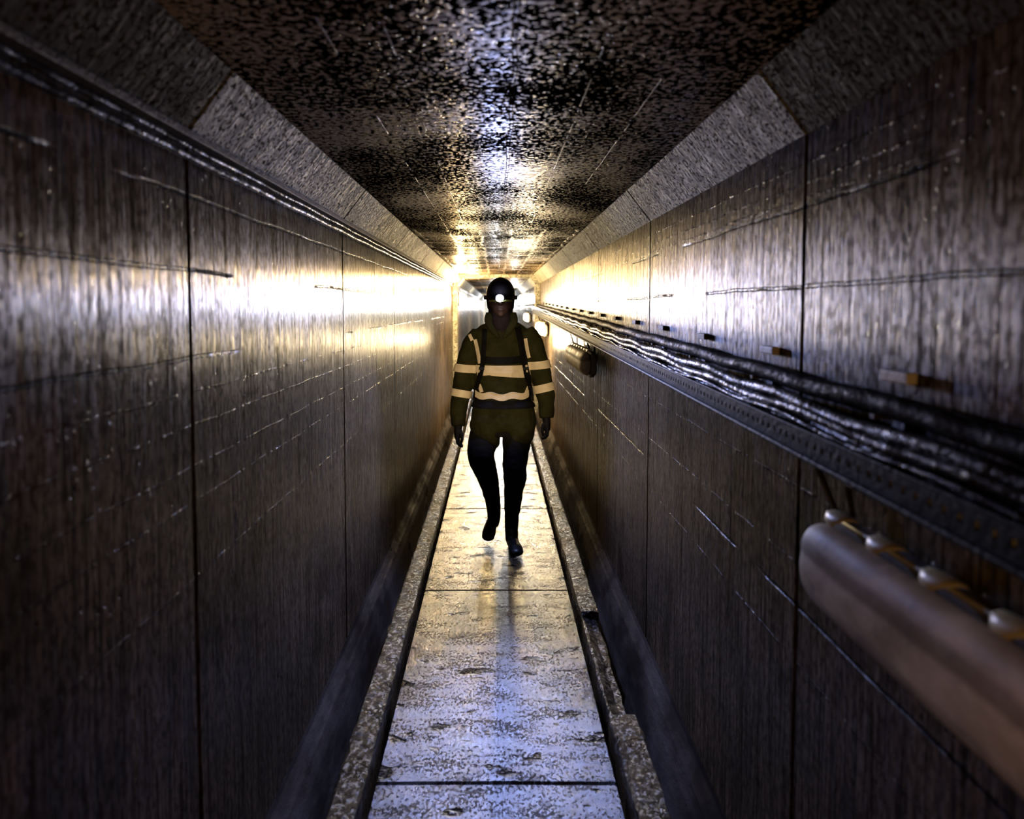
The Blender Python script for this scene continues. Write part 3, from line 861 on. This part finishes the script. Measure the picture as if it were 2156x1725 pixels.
for s in (-1, 1):
    bm = bmesh.new(); c = hc + Vector((s * .103, .0, -.02)); add_box(bm, c - Vector((.010, .022, .016)), c + Vector((.010, .022, .012)), .004)
    link('lamp_clip', bm_mesh(bm), M['lampbody'], helmet)
    bm = bmesh.new(); add_tube(bm, [hc + Vector((s * .090, .01, -.02)), hc + Vector((s * .082, -.02, -.09)), hc + Vector((s * .045, -.06, -.15)), hc + Vector((0, -.072, -.162))], (.008, .003), 8)
    link('chin_strap', bm_mesh(bm), M['black'], helmet, smooth=True)
bm = bmesh.new()
lc = Vector(B(1052, 629, -.02)); lc.y = hc.y - .155
add_box(bm, (lc.x - .030, lc.y - .012, lc.z - .020), (lc.x + .030, lc.y + .050, lc.z + .022), .007)
lampo = link('headlamp', bm_mesh(bm), M['lampbody'], helmet)
bm = bmesh.new(); bmesh.ops.create_cone(bm, cap_ends=True, segments=28, radius1=.024, radius2=.024, depth=.010, matrix=Matrix.Translation((lc.x, lc.y - .015, lc.z)) @ Matrix.Rotation(PI / 2, 4, 'X') )
bm2 = bm_mesh(bm); o = link('lamp_lens', bm2, M['lens'], body); o['label'] = 'blue-white glowing headlamp lens'
# hair at the temples and eyes
for s in (-1, 1):
    bm = bmesh.new(); bmesh.ops.create_uvsphere(bm, u_segments=14, v_segments=10, radius=.0125, matrix=Matrix.Translation(headc + Vector((s * .031, -.080, -.002))))
    link('eye', bm_mesh(bm), M['eye'], body, smooth=True)

point('headlamp_beam', (lc.x, lc.y - .05, lc.z), (.38, .47, 1.0), 14, .022, spot=150, aim=(0, 1.6, 1.3), blend=1.0)
point('headlamp_flood', (lc.x, lc.y - .12, lc.z), (.34, .44, 1.0), 100, .022, spot=132, aim=(0, 2.7, 0), blend=.8)
point('headlamp_spot', (lc.x, lc.y - .05, lc.z), (.36, .46, 1.0), 185, .022, spot=68, aim=(0, 1.8, .0), blend=1.0)
# the photographer's own lamp: narrow beam on the person, and the weak warm spill of its halo
point('photographer_lamp', (.02, -.05, CZ + .12), (1.0, .74, .42), 440, .02, spot=13, aim=(.02, 4.8, 1.18), blend=.6)
point('photographer_spill', (.15, -.12, CZ - .28), (1.0, .52, .20), 6.0, .12)

w = bpy.data.worlds.new('world'); sc.world = w; w.use_nodes = True
w.node_tree.nodes['Background'].inputs[0].default_value = (.01, .012, .02, 1); w.node_tree.nodes['Background'].inputs[1].default_value = .2

sc.view_settings.view_transform = 'Standard'; sc.view_settings.look = 'None'
sc.view_settings.exposure = 0.0; sc.view_settings.gamma = 1.0; sc.view_settings.use_curve_mapping = False
sc.cycles.use_denoising = True
sc.cycles.use_adaptive_sampling = True; sc.cycles.adaptive_threshold = .04
sc.cycles.max_bounces = 4; sc.cycles.diffuse_bounces = 2; sc.cycles.glossy_bounces = 2; sc.cycles.transmission_bounces = 1
sc.cycles.sample_clamp_indirect = 4.0
